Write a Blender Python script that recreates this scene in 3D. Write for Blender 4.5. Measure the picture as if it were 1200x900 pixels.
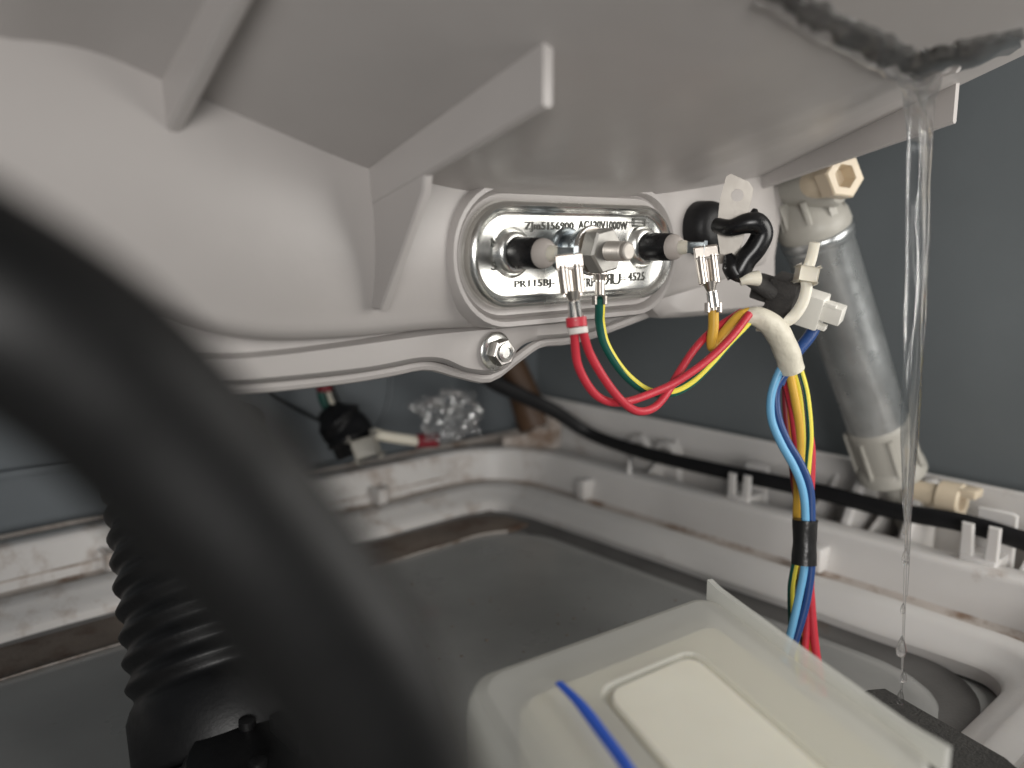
import bpy, bmesh, math, random
from mathutils import Vector, Matrix, noise
from mathutils.bvhtree import BVHTree
random.seed(7)
R = math.radians
for o in list(bpy.data.objects): bpy.data.objects.remove(o)
S = bpy.context.scene
COL = S.collection

# ------------------------------------------------------------ camera
CZ = 0.24; PITCH = R(10)
cam_d = bpy.data.cameras.new('camera'); cam = bpy.data.objects.new('camera', cam_d); COL.objects.link(cam)
cam.location = (0, 0, CZ); cam.rotation_euler = (R(90) - PITCH, 0, 0)
cam_d.lens = 30; cam_d.sensor_width = 36; cam_d.clip_start = 0.005; cam_d.clip_end = 20
cam_d.dof.use_dof = True; cam_d.dof.focus_distance = 0.265; cam_d.dof.aperture_fstop = 7.5
S.camera = cam
# ------------------------------------------------------------ world and lamps
W = bpy.data.worlds.new('World'); S.world = W; W.use_nodes = True
W.node_tree.nodes['Background'].inputs[0].default_value = (0.80, 0.9, 1.0, 1)
W.node_tree.nodes['Background'].inputs[1].default_value = 0.06
U = Vector((math.sin(R(42)), -math.cos(R(42)), 0)); V = Vector((math.cos(R(42)), math.sin(R(42)), 0)); Z = Vector((0, 0, 1))
def area(name, loc, target, size, power, col):
    l = bpy.data.lights.new(name, 'AREA'); l.shape = 'RECTANGLE'; l.size = size[0]; l.size_y = size[1]
    l.energy = power; l.color = col
    o = bpy.data.objects.new(name, l); COL.objects.link(o); o.location = loc
    o.rotation_euler = (Vector(target) - Vector(loc)).to_track_quat('-Z', 'Y').to_euler()
area('room_lamp', U*0.54 - V*0.42 + Z*0.32, (0.02, 0.30, 0.16), (0.36, 0.28), 4.2, (1.0, 0.975, 0.945))
area('work_lamp', Vector((0.325, 0.205, 0.275)), (0.02, 0.255, 0.225), (0.26, 0.20), 0.85, (1.0, 0.97, 0.92))
S.view_settings.view_transform = 'Standard'; S.view_settings.look = 'None'
S.view_settings.gamma = 1; S.view_settings.exposure = 0.30
S.render.resolution_x = 1024; S.render.resolution_y = 768
try:
    S.cycles.max_bounces = 10; S.cycles.transmission_bounces = 10; S.cycles.use_denoising = True
except Exception: pass

# ------------------------------------------------------------ picture ray helpers (photo is 1200 x 900, f = 1000 px)
CAM = Vector((0, 0, CZ)); FW = Vector((0, math.cos(PITCH), -math.sin(PITCH))); UP = Vector((0, math.sin(PITCH), math.cos(PITCH)))
def ray(px, py): return FW + Vector(((px-600)/1000, 0, 0)) + UP*((450-py)/1000)
def at(px, py, d): return CAM + ray(px, py)*d
def onZ(px, py, z): r = ray(px, py); return CAM + r*((z-CZ)/r.z)
def onU(px, py, u): r = ray(px, py); return CAM + r*(u/r.dot(U))
def onV(px, py, v): r = ray(px, py); return CAM + r*(v/r.dot(V))
def UVZ(u, v, z): return U*u + V*v + Z*z
def lerp(a, b, t): return a + (b-a)*t
def interp(tab, x):
    if x <= tab[0][0]: return tab[0][1]
    for (a, fa), (b, fb) in zip(tab, tab[1:]):
        if x <= b: return fa + (fb-fa)*(x-a)/(b-a)
    return tab[-1][1]
def spline(pts, n):
    """n points, even along a Catmull-Rom curve through pts"""
    P = [Vector(p) for p in pts]; P = [P[0]*2-P[1]] + P + [P[-1]*2-P[-2]]
    d = []
    for i in range(1, len(P)-2):
        for k in range(16):
            t = k/16
            a, b, c, e = P[i-1], P[i], P[i+1], P[i+2]
            d.append(0.5*((2*b)+(c-a)*t+(2*a-5*b+4*c-e)*t*t+(3*b-a-3*c+e)*t**3))
    d.append(P[-2].copy())
    L = [0]
    for a, b in zip(d, d[1:]): L.append(L[-1]+(b-a).length)
    out = []; j = 0
    for i in range(n):
        s = L[-1]*i/(n-1)
        while j < len(L)-2 and L[j+1] < s: j += 1
        w = (s-L[j])/max(1e-9, L[j+1]-L[j]); out.append(d[j].lerp(d[j+1], min(1, max(0, w))))
    return out

# ------------------------------------------------------------ materials
def new_mat(name):
    m = bpy.data.materials.new(name); m.use_nodes = True
    return m, m.node_tree, m.node_tree.nodes['Principled BSDF']
def mat(name, col, rough=0.5, metal=0.0, var=0.06, scale=60, bump=0.0, bscale=900, spec=0.5, trans=0, ior=1.45, dirt=None, dscale=14, dthr=0.6, dcol=(0.16, 0.09, 0.05), sss=0, rvar=0.1, alpha=1, coat=0, dgrad=False):
    m, t, b = new_mat(name); N = t.nodes; L = t.links
    tc = N.new('ShaderNodeTexCoord')
    geo = N.new('ShaderNodeNewGeometry')
    no = N.new('ShaderNodeTexNoise'); no.inputs['Scale'].default_value = scale; no.inputs['Detail'].default_value = 5
    L.new(geo.outputs['Position'], no.inputs['Vector'])
    mx = N.new('ShaderNodeMix'); mx.data_type = 'RGBA'
    mx.inputs[6].default_value = (*[max(0, c*(1-var*2)) for c in col], 1); mx.inputs[7].default_value = (*[min(1, c*(1+var)) for c in col], 1)
    L.new(no.outputs['Fac'], mx.inputs[0]); out = mx.outputs[2]
    if dirt:
        dn = N.new('ShaderNodeTexNoise'); dn.inputs['Scale'].default_value = dscale; dn.inputs['Detail'].default_value = 8; dn.inputs['Roughness'].default_value = 0.7
        L.new(geo.outputs['Position'], dn.inputs['Vector'])
        rp = N.new('ShaderNodeMapRange'); rp.inputs[1].default_value = dthr; rp.inputs[2].default_value = dthr+0.16; rp.inputs[4].default_value = dirt
        L.new(dn.outputs['Fac'], rp.inputs[0])
        if dgrad:   # grime gathers toward the rear rim
            dp = N.new('ShaderNodeVectorMath'); dp.operation = 'DOT_PRODUCT'; dp.inputs[1].default_value = U
            L.new(geo.outputs['Position'], dp.inputs[0])
            g = N.new('ShaderNodeMapRange'); g.inputs[1].default_value = -0.30; g.inputs[2].default_value = -0.42; g.inputs[4].default_value = 0.15
            L.new(dp.outputs['Value'], g.inputs[0]); ad = N.new('ShaderNodeMath'); L.new(dn.outputs['Fac'], ad.inputs[0]); L.new(g.outputs[0], ad.inputs[1])
            L.new(ad.outputs[0], rp.inputs[0])
        m2 = N.new('ShaderNodeMix'); m2.data_type = 'RGBA'; m2.inputs[7].default_value = (*dcol, 1)
        L.new(rp.outputs[0], m2.inputs[0]); L.new(out, m2.inputs[6]); out = m2.outputs[2]
    L.new(out, b.inputs['Base Color'])
    if rvar:
        mr = N.new('ShaderNodeMapRange'); mr.inputs[3].default_value = max(0, rough-rvar); mr.inputs[4].default_value = min(1, rough+rvar)
        n3 = N.new('ShaderNodeTexNoise'); n3.inputs['Scale'].default_value = scale*2.3; n3.inputs['Detail'].default_value = 4
        L.new(geo.outputs['Position'], n3.inputs['Vector']); L.new(n3.outputs['Fac'], mr.inputs[0]); L.new(mr.outputs[0], b.inputs['Roughness'])
    else: b.inputs['Roughness'].default_value = rough
    b.inputs['Metallic'].default_value = metal; b.inputs['Specular IOR Level'].default_value = spec
    b.inputs['Transmission Weight'].default_value = trans; b.inputs['IOR'].default_value = ior
    b.inputs['Coat Weight'].default_value = coat
    if sss: b.inputs['Subsurface Weight'].default_value = sss; b.inputs['Subsurface Radius'].default_value = (0.004, 0.003, 0.002); b.inputs['Subsurface Scale'].default_value = 1
    b.inputs['Alpha'].default_value = alpha
    if bump:
        n2 = N.new('ShaderNodeTexNoise'); n2.inputs['Scale'].default_value = bscale; n2.inputs['Detail'].default_value = 3
        L.new(geo.outputs['Position'], n2.inputs['Vector'])
        bp = N.new('ShaderNodeBump'); bp.inputs['Strength'].default_value = bump; bp.inputs['Distance'].default_value = 0.0006
        L.new(n2.outputs['Fac'], bp.inputs['Height']); L.new(bp.outputs[0], b.inputs['Normal'])
    return m
M = dict(
 tub=mat('tub_plastic', (0.43, 0.405, 0.39), 0.36, var=0.06, scale=25, bump=0.30, bscale=90, dirt=0.5, dscale=30, dthr=0.66, dcol=(0.3, 0.26, 0.23)),
 tray=mat('tray_plastic', (0.64, 0.62, 0.60), 0.42, var=0.05, scale=30, bump=0.1, bscale=400, dirt=0.6, dscale=45, dthr=0.62, dcol=(0.24, 0.155, 0.10), sss=0.1, dgrad=True),
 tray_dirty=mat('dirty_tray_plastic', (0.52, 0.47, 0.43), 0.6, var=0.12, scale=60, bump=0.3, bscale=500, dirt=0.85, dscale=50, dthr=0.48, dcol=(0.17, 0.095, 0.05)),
 rust=mat('rusty_grime', (0.20, 0.16, 0.13), 0.7, var=0.25, scale=60, bump=0.5, bscale=600, dirt=0.9, dscale=50, dthr=0.5, dcol=(0.09, 0.045, 0.025)),
 seam=mat('seam_shadow_paint', (0.13, 0.125, 0.12), 0.5, var=0.25, scale=40, bump=0.2, dirt=0.7, dscale=40, dthr=0.60, dcol=(0.10, 0.06, 0.035)),  # dark base colour stands in for shade in the seam, plus grime spots
 floor=mat('pan_metal', (0.29, 0.29, 0.28), 0.32, var=0.22, scale=16, bump=0.12, bscale=160, dirt=0.85, dscale=110, dthr=0.64, dcol=(0.06, 0.05, 0.04), coat=0.25, rvar=0.16),
 wall=mat('cabinet_paint', (0.160, 0.176, 0.183), 0.40, var=0.12, scale=12, bump=0.18, bscale=650),
 wall_blue=mat('galvanized_cabinet', (0.18, 0.20, 0.215), 0.5, var=0.15, scale=10, bump=0.06),
 zinc=mat('plated_steel', (0.82, 0.82, 0.79), 0.26, 1, var=0.05, scale=60, bump=0.09, bscale=140, rvar=0.06),
 steel=mat('bright_steel', (0.74, 0.72, 0.69), 0.25, 1, var=0.05, scale=100, bump=0.03, rvar=0.05),
 steel_dark=mat('dark_plated_steel', (0.26, 0.29, 0.31), 0.3, 1, var=0.15, scale=200),
 tin=mat('tinned_brass', (0.62, 0.57, 0.52), 0.30, 1, var=0.06, scale=120, bump=0.03, rvar=0.04),
 bracket=mat('bracket_steel', (0.46, 0.43, 0.39), 0.45, 0.55, var=0.06, scale=150, bump=0.04),
 nut=mat('worn_nut_steel', (0.33, 0.32, 0.30), 0.42, 0.7, var=0.12, scale=150, bump=0.05, rvar=0.06),
 etch=mat('etched_lettering', (0.10, 0.10, 0.09), 0.6, 0.3, var=0.2, scale=500),
 galv=mat('galvanised_tube', (0.60, 0.62, 0.62), 0.30, 0.85, var=0.25, scale=70, bump=0.15, bscale=200, dirt=0.35, dscale=60, dthr=0.6, dcol=(0.2, 0.19, 0.18)),
 grey_pl=mat('grey_beige_plastic', (0.40, 0.385, 0.345), 0.42, var=0.08, scale=60, bump=0.1),
 cream=mat('cream_nylon', (0.66, 0.56, 0.42), 0.4, var=0.07, scale=80, sss=0.15, bump=0.08),
 tie=mat('tie_nylon', (0.70, 0.66, 0.56), 0.35, var=0.06, scale=100, sss=0.2),
 black=mat('black_rubber', (0.010, 0.010, 0.011), 0.45, var=0.2, scale=120, bump=0.2, bscale=500, spec=0.35),
 sleeve=mat('black_sleeve', (0.008, 0.008, 0.009), 0.28, var=0.2, scale=120),
 hose=mat('hose_rubber', (0.007, 0.007, 0.007), 0.48, var=0.2, scale=50, bump=0.3, bscale=300, spec=0.34),
 bellows=mat('bellows_rubber', (0.006, 0.006, 0.0065), 0.45, var=0.2, scale=100, bump=0.1),
 ceramic=mat('grey_ceramic', (0.44, 0.40, 0.37), 0.6, var=0.07, scale=150, bump=0.12),
 foam=mat('grey_foam', (0.055, 0.052, 0.050), 0.8, var=0.25, scale=400, bump=0.6, bscale=1500),
 white_pl=mat('white_connector', (0.80, 0.78, 0.72), 0.35, var=0.04, scale=80),
 wrap=mat('cream_tape', (0.68, 0.64, 0.53), 0.45, var=0.10, scale=90, bump=0.6, bscale=350, dirt=0.3, dscale=120, dthr=0.6, dcol=(0.4, 0.36, 0.28)),
 tape=mat('black_tape', (0.014, 0.014, 0.014), 0.33, var=0.2, scale=90, bump=0.5, bscale=260),
 red=mat('red_insulation', (0.56, 0.035, 0.055), 0.42, var=0.14, scale=150, dirt=0.55, dscale=900, dthr=0.60, dcol=(0.16, 0.02, 0.03)),
 dred=mat('dark_red_insulation', (0.22, 0.02, 0.03), 0.4, var=0.10, scale=150),
 green=mat('green_insulation', (0.010, 0.10, 0.075), 0.38, var=0.1, scale=150),
 yellow=mat('yellow_insulation', (0.68, 0.40, 0.05), 0.42, var=0.14, scale=150, dirt=0.4, dscale=700, dthr=0.62, dcol=(0.35, 0.2, 0.04)),
 lemon=mat('yellow_stripe', (0.80, 0.70, 0.08), 0.40, var=0.05, scale=150),
 orange=mat('orange_insulation', (0.65, 0.25, 0.05), 0.40, var=0.05, scale=150),
 lblue=mat('light_blue_insulation', (0.16, 0.42, 0.66), 0.38, var=0.08, scale=150),
 dblue=mat('dark_blue_insulation', (0.02, 0.06, 0.20), 0.35, var=0.08, scale=150),
 dkwire=mat('black_insulation', (0.012, 0.013, 0.012), 0.35, var=0.08, scale=150),
 white_mark=mat('white_marking', (0.70, 0.66, 0.62), 0.5, var=0.04),
 brown=mat('brown_tube', (0.10, 0.055, 0.03), 0.5, var=0.2),
 panel=mat('cream_board', (0.96, 0.91, 0.77), 0.5, var=0.06, scale=35, bump=0.12, bscale=200, sss=0.2),
 blue_mark=mat('blue_strip', (0.03, 0.12, 0.62), 0.4, var=0.08),
 felt=mat('dark_felt', (0.045, 0.043, 0.040), 0.95, var=0.3, scale=600, bump=1.0, bscale=1200),
 water=mat('clear_water', (0.99, 0.99, 0.99), 0.07, var=0.0, trans=1.0, ior=1.33, rvar=0),
 bag=mat('clear_film', (0.85, 0.85, 0.85), 0.14, var=0.0, trans=0.0, rvar=0, alpha=0.16, bump=0.2, bscale=160),
 dark_edge=mat('dark_strip', (0.11, 0.105, 0.10), 0.3, var=0.35, scale=60, bump=0.3, bscale=30),
)
# milky translucent shell
def milky():
    m, t, b = new_mat('milky_plastic'); N = t.nodes; L = t.links
    b.inputs['Base Color'].default_value = (0.82, 0.82, 0.79, 1); b.inputs['Roughness'].default_value = 0.33
    tr = N.new('ShaderNodeBsdfTranslucent'); tr.inputs[0].default_value = (0.82, 0.82, 0.78, 1)
    tp = N.new('ShaderNodeBsdfTransparent'); tp.inputs[0].default_value = (0.95, 0.95, 0.93, 1)
    a = N.new('ShaderNodeMixShader'); a.inputs[0].default_value = 0.35
    c = N.new('ShaderNodeMixShader'); c.inputs[0].default_value = 0.42
    L.new(b.outputs[0], a.inputs[1]); L.new(tr.outputs[0], a.inputs[2]); L.new(a.outputs[0], c.inputs[1]); L.new(tp.outputs[0], c.inputs[2])
    L.new(c.outputs[0], N['Material Output'].inputs[0])
    return m
M['milky'] = milky()
def thin_water():
    # mostly clear falling water: glassy edge glints over a see-through body
    m = M['water'].copy(); m.name = 'falling_water'; N = m.node_tree.nodes; L = m.node_tree.links; b = N['Principled BSDF']
    tp = N.new('ShaderNodeBsdfTransparent'); c = N.new('ShaderNodeMixShader'); c.inputs[0].default_value = 0.58
    L.new(b.outputs[0], c.inputs[1]); L.new(tp.outputs[0], c.inputs[2]); L.new(c.outputs[0], N['Material Output'].inputs[0]); return m
M['fall'] = thin_water()

# ------------------------------------------------------------ objects
WL = {}
def tag(o, label=None, cat=None, group=None, kind=None):
    if label: o['label'] = label
    if cat: o['category'] = cat
    if group: o['group'] = group
    if kind: o['kind'] = kind
    return o
def thing(name, loc, label, cat, group=None):
    o = bpy.data.objects.new(name, None); COL.objects.link(o); o.location = loc; o.empty_display_size = 0.01
    WL[o.name] = Vector(loc); return tag(o, label, cat, group)
def link(name, me, m, parent=None):
    n = len(me.vertices)
    lo = Vector([min(v.co[i] for v in me.vertices) for i in range(3)]); hi = Vector([max(v.co[i] for v in me.vertices) for i in range(3)])
    c = Vector(((lo.x+hi.x)/2, (lo.y+hi.y)/2, lo.z)); me.transform(Matrix.Translation(-c))
    if m: me.materials.clear(); me.materials.append(M[m])
    o = bpy.data.objects.new(name, me); COL.objects.link(o)
    WL[o.name] = c
    if parent: o.parent = parent; o.location = c - WL[parent.name]
    else: o.location = c
    return o
def fin(me, ang=38):
    bm = bmesh.new(); bm.from_mesh(me); bmesh.ops.recalc_face_normals(bm, faces=bm.faces); bm.to_mesh(me); bm.free()
    me.shade_smooth(); me.set_sharp_from_angle(angle=R(ang)); return me
def join(parts, name, m, parent=None, ang=38):
    vs, fs = [], []
    for v, f in parts:
        k = len(vs); vs += [tuple(p) for p in v]; fs += [[i+k for i in q] for q in f]
    me = bpy.data.meshes.new(name); me.from_pydata(vs, [], fs); me.update()
    return link(name, fin(me, ang), m, parent)
def obj(part, name, m, parent=None, ang=38): return join([part], name, m, parent, ang)

def loft(rings, closed=True, caps=True):
    n = len(rings[0]); vs = [p for r in rings for p in r]; fs = []
    for i in range(len(rings)-1):
        for j in range(n if closed else n-1):
            k = (j+1) % n; fs.append([i*n+j, i*n+k, (i+1)*n+k, (i+1)*n+j])
    if caps and closed: fs.append(list(range(n))); fs.append([(len(rings)-1)*n+j for j in range(n)])
    return vs, fs
def frames(P):
    T = []
    for i in range(len(P)): T.append((P[min(i+1, len(P)-1)]-P[max(i-1, 0)]).normalized())
    a = Vector((0, 0, 1)) if abs(T[0].z) < 0.9 else Vector((1, 0, 0))
    n = (a - T[0]*a.dot(T[0])).normalized(); out = []
    for t in T:
        n = (n - t*n.dot(t)).normalized(); out.append((n, t.cross(n)))
    return out
def tube(pts, r, n=40, seg=12, flat=1.0, smooth=True, wob=0, side=None, wf=220):
    P = spline(pts, n) if smooth else [Vector(p) for p in pts]
    F = frames(P); rings = []
    for i, (p, (a, b)) in enumerate(zip(P, F)):
        rr = r if not isinstance(r, (list, tuple)) else interp(r, i/(len(P)-1))
        if side: a = (side - (P[min(i+1, len(P)-1)]-P[max(i-1, 0)]).normalized()*side.dot((P[min(i+1, len(P)-1)]-P[max(i-1, 0)]).normalized())).normalized(); b = (P[min(i+1, len(P)-1)]-P[max(i-1, 0)]).normalized().cross(a)
        ring = []
        for k in range(seg):
            w = 1 + wob*noise.noise(p*wf + Vector((math.cos(6.283*k/seg), math.sin(6.283*k/seg), 0))*1.2) if wob else 1
            ring.append(p + a*math.cos(6.2832*k/seg)*rr*w + b*math.sin(6.2832*k/seg)*rr*flat*w)
        rings.append(ring)
    return loft(rings)
def stripe(pts, r, ang, n=40, w=0.7, twist=0.0):
    """thin coloured strip riding proud on a tube made with the same points"""
    P = spline(pts, n); F = frames(P); rings = []
    for i, (p, (a, b)) in enumerate(zip(P, F)):
        an = ang + twist*i/n
        ring = [p + (a*math.cos(an+d) + b*math.sin(an+d))*q for d, q in ((-w, r*0.98), (-w*0.5, r*1.03), (0, r*1.05), (w*0.5, r*1.03), (w, r*0.98), (0, r*0.8))]
        rings.append(ring)
    return loft(rings)
def basis(ax):
    ax = ax.normalized(); h = Vector((0, 0, 1)) if abs(ax.z) < 0.9 else Vector((1, 0, 0))
    a = (h - ax*h.dot(ax)).normalized(); return a, ax.cross(a)
def lathe(o, ax, prof, seg=28, sx=1.0):
    ax = ax.normalized(); a, b = basis(ax)
    return loft([[o + ax*d + a*math.cos(6.2832*k/seg)*r + b*math.sin(6.2832*k/seg)*r*sx for k in range(seg)] for d, r in prof])
def prism(o, ax, ay, an, pts, depth, bev=0.0, hole=None):
    """outline in (ax, ay) extruded along an, with small bevels"""
    c = Vector((sum(p[0] for p in pts)/len(pts), sum(p[1] for p in pts)/len(pts)))
    def ring(z, inset):
        out = []
        for i, p in enumerate(pts):
            q = Vector(p); pr = Vector(pts[i-1]); nx = Vector(pts[(i+1) % len(pts)])
            e1 = (q-pr); e2 = (nx-q)
            if e1.length < 1e-9 or e2.length < 1e-9: d = Vector((0, 0))
            else:
                e1.normalize(); e2.normalize(); n1 = Vector((-e1.y, e1.x)); n2 = Vector((-e2.y, e2.x)); d = (n1+n2)
                d = d.normalized()/max(0.5, d.normalized().dot(n1)) if d.length > 1e-6 else n1
            out.append(o + ax*(q.x+d.x*inset*SG) + ay*(q.y+d.y*inset*SG) + an*z)
        return out
    A = sum(pts[i-1][0]*pts[i][1]-pts[i][0]*pts[i-1][1] for i in range(len(pts)))
    SG = 1 if A > 0 else -1
    if bev: return loft([ring(0, bev), ring(bev, 0), ring(depth-bev, 0), ring(depth, bev)])
    return loft([ring(0, 0), ring(depth, 0)])
def rrect(w, h, r, n=8):
    out = []
    for cx, cy, a0 in ((w/2-r, h/2-r, 0), (-w/2+r, h/2-r, 90), (-w/2+r, -h/2+r, 180), (w/2-r, -h/2+r, 270)):
        for k in range(n+1):
            a = R(a0+90*k/n); out.append((cx+r*math.cos(a), cy+r*math.sin(a)))
    return out
def box(c, ax, ay, az, sx, sy, sz, bev=0.0006):
    ax, ay, az = ax.normalized(), ay.normalized(), az.normalized()
    bm = bmesh.new(); bmesh.ops.create_cube(bm, size=1)
    for v in bm.verts: v.co = c + ax*v.co.x*sx + ay*v.co.y*sy + az*v.co.z*sz
    if bev: bmesh.ops.bevel(bm, geom=bm.edges[:], offset=bev, segments=2, affect='EDGES', profile=0.6)
    bm.verts.index_update(); r = ([v.co.copy() for v in bm.verts], [[v.index for v in f.verts] for f in bm.faces]); bm.free(); return r
def hexpts(r): return [(r*math.cos(R(60*k+10)), r*math.sin(R(60*k+10))) for k in range(6)]

# ============================================================ SETTING: cabinet
UB, VW = -0.452, 0.432        # planes of the two cabinet sheets
def sheet(name, c, ax, ay, an, w, h, t, m, label=None):
    o = obj(box(c, ax, ay, an, w, h, t, 0.0005), name, m); o['kind'] = 'structure'; return o
sheet('cabinet_side_wall', UVZ(-0.15, VW+0.002, 0.40), U, Z, V, 0.604, 0.80, 0.003, 'wall')
sheet('cabinet_back_wall', UVZ(UB-0.002, 0.10, 0.40), V, Z, U, 0.70, 0.80, 0.003, 'wall_blue')
# pressed step in the back sheet: shallow raised field with rounded shoulders, and a seam line
press = [UVZ(UB, 0, 0)+V*x+Z*z for x, z in ((0, 0),)]
o = obj(prism(UVZ(UB, 0.235, 0.165), V, Z, U, rrect(0.13, 0.13, 0.05, 8), 0.010, 0.006), 'pressed_panel', 'wall_blue'); o['kind'] = 'structure'
o = obj(box(UVZ(UB+0.003, -0.02, 0.128), V, Z, U, 0.30, 0.004, 0.006, 0.001), 'panel_seam', 'wall_blue'); o['kind'] = 'structure'
# pan floor
ZR, ZL, ZF, ZA = 0.105, 0.086, 0.0745, 0.127
o = obj(box(UVZ(-0.20, 0.10, ZF-0.002), U, V, Z, 0.51, 0.66, 0.004, 0), 'pan_floor', 'floor'); o['kind'] = 'structure'

# ============================================================ base tray (rounded rectangular sweep)
tray = thing('base_tray', UVZ(-0.23, 0.1, ZF), 'off white moulded plastic base tray with dirty ledges around the dark pan floor', 'base tray')
UMIN, UMAX, VMIN, VMAX = -0.412, -0.055, -0.22, 0.362
def loop(ins, z, r):
    """rounded rectangle ring inset by ins from the ridge's inner edge"""
    w = (UMAX-UMIN)-2*ins; h = (VMAX-VMIN)-2*ins
    c = UVZ((UMAX+UMIN)/2, (VMAX+VMIN)/2, z)
    out = []
    pts = rrect(w, h, max(0.004, r-ins), 12)
    for i, (x, y) in enumerate(pts):
        nx = pts[(i+1) % len(pts)]; L = math.hypot(nx[0]-x, nx[1]-y); k = max(1, int(L/0.012))
        for j in range(k):
            out.append((c + U*(x+(nx[0]-x)*j/k) + V*(y+(nx[1]-y)*j/k), None)[0])
    return out, None
def sweep(profile, r, wob=0.0):
    rings = []
    base = None
    for ins, z in profile:
        w = (UMAX-UMIN)-2*ins; h = (VMAX-VMIN)-2*ins; c = UVZ((UMAX+UMIN)/2, (VMAX+VMIN)/2, z)
        rr = max(0.003, r-ins); out = []
        for cx, cy, a0, L, dx, dy in ((w/2-rr, h/2-rr, 0, w-2*rr, -1, 0), (-w/2+rr, h/2-rr, 90, h-2*rr, 0, -1), (-w/2+rr, -h/2+rr, 180, w-2*rr, 1, 0), (w/2-rr, -h/2+rr, 270, h-2*rr, 0, 1)):
            for k in range(13):
                a = R(a0+90*k/12); out.append((cx+rr*math.cos(a), cy+rr*math.sin(a)))
            ex, ey = out[-1]
            for k in range(1, 28): out.append((ex+dx*L*k/28, ey+dy*L*k/28))
        ring = []
        for x, y in out:
            p = c + U*x + V*y
            if wob: p = p + Z*wob*noise.noise(p*25)
            ring.append(p)
        rings.append(ring)
    return loft(rings, True, False)
RC = 0.050
obj(sweep([(-0.0135, 0.088), (-0.013, ZR-0.0015), (-0.0115, ZR), (-0.002, ZR), (-0.0003, ZR-0.0008), (0.0002, ZR-0.003), (0.0035, ZL+0.002), (0.0040, ZL+0.0004)], RC, 0.0006), 'ridge', 'tray', tray, 60)
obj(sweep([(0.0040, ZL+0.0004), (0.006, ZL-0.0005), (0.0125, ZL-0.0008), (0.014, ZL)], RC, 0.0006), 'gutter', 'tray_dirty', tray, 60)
obj(sweep([(0.014, ZL), (0.0148, ZL+0.0016), (0.0162, ZL+0.0022), (0.0235, ZL+0.0018), (0.0255, ZL+0.0006), (0.0300, ZL-0.0022), (0.0345, ZL-0.0040), (0.0358, ZL-0.0056), (0.0362, ZF+0.001)], RC, 0.0008), 'inner_ledge', 'tray', tray, 30)
obj(sweep([(0.0365, ZF+0.003), (0.038, ZF+0.0012), (0.046, ZF+0.0006), (0.050, ZF)], RC+0.02, 0.0006), 'shaded_grimy_seam', 'seam', tray, 60)  # recess shade painted into this ring's colour, with some grime
def prect(u0, u1, v0, v1, r, z):
    return [UVZ((u0+u1)/2+x, (v0+v1)/2+y, z) for x, y in rrect(u1-u0, v1-v0, r, 10)]
o = obj(loft([prect(-0.344, -0.10, -0.20, 0.313, 0.035, ZF-0.001), prect(-0.3435, -0.10, -0.20, 0.3125, 0.035, ZF+0.0022), prect(-0.3415, -0.102, -0.198, 0.3105, 0.034, ZF+0.0035), prect(-0.335, -0.108, -0.19, 0.304, 0.03, ZF+0.0040)]), 'raised_floor_panel', 'floor', None, 50); o['kind'] = 'structure'
o = obj(tube([UVZ(-0.3425, v, ZF+0.0030) for v in (-0.15, -0.05, 0.05, 0.15, 0.22, 0.262, 0.285)] + [UVZ(-0.337, 0.300, ZF+0.003)], 0.0008, 60, 8, wob=0.3), 'panel_bead', 'tray_dirty'); o['kind'] = 'structure'
o = obj(box(UVZ(-0.358, 0.06, ZF+0.0006), U, V, Z, 0.034, 0.52, 0.0022, 0.0003), 'grime_strip', 'rust'); o['kind'] = 'structure'
# outer trough floor + outer walls
obj(sweep([(-0.0135, 0.088), (-0.020, 0.0885), (-0.036, 0.092)], RC, 0.0006), 'trough', 'tray', tray, 60)
def wallbar(p, q, z0, z1, t, nm='outer_wall', m='tray'):
    d = (q-p); L = d.length; d.normalize(); n = Z.cross(d)
    c = (p+q)/2; c.z = (z0+z1)/2
    return obj(box(c, d, Z, n, L, z1-z0, t, min(t*0.45, 0.001)), nm, m, tray)
wallbar(UVZ(-0.44, 0.412, 0), UVZ(0.02, 0.412, 0), 0.060, ZA, 0.0035)
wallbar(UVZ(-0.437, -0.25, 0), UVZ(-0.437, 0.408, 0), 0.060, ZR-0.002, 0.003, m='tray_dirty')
wallbar(UVZ(0.0, -0.25, 0), UVZ(0.0, 0.408, 0), 0.060, ZR-0.004, 0.003)
# floor of the trough, right and far side (sloped ribs seen behind the cable)
obj(box(UVZ(-0.20, 0.389, 0.0885), U, V, Z, 0.46, 0.044, 0.003, 0.0005), 'trough_floor', 'tray', tray)
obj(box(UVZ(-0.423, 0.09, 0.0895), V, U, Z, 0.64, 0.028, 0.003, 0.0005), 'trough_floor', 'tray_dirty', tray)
obj(box(UVZ(-0.027, 0.09, 0.0895), V, U, Z, 0.64, 0.05, 0.003, 0.0005), 'trough_floor', 'tray', tray)
for px, py in ((740, 538), (930, 590), (1003, 612), (1040, 625), (1185, 650)):
    p = onV(px, py, 0.368); u = p.dot(U)
    a = UVZ(u, 0.3665, 0.09); b_ = UVZ(u, 0.411, 0.09)
    obj(prism(UVZ(u-0.0012, 0, 0), V, Z, U, [(0.3750, 0.0895), (0.4100, 0.0895), (0.4100, 0.1180), (0.404, 0.112), (0.3760, 0.0985)], 0.0022, 0.0005), 'rib', 'tray', tray)
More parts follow.
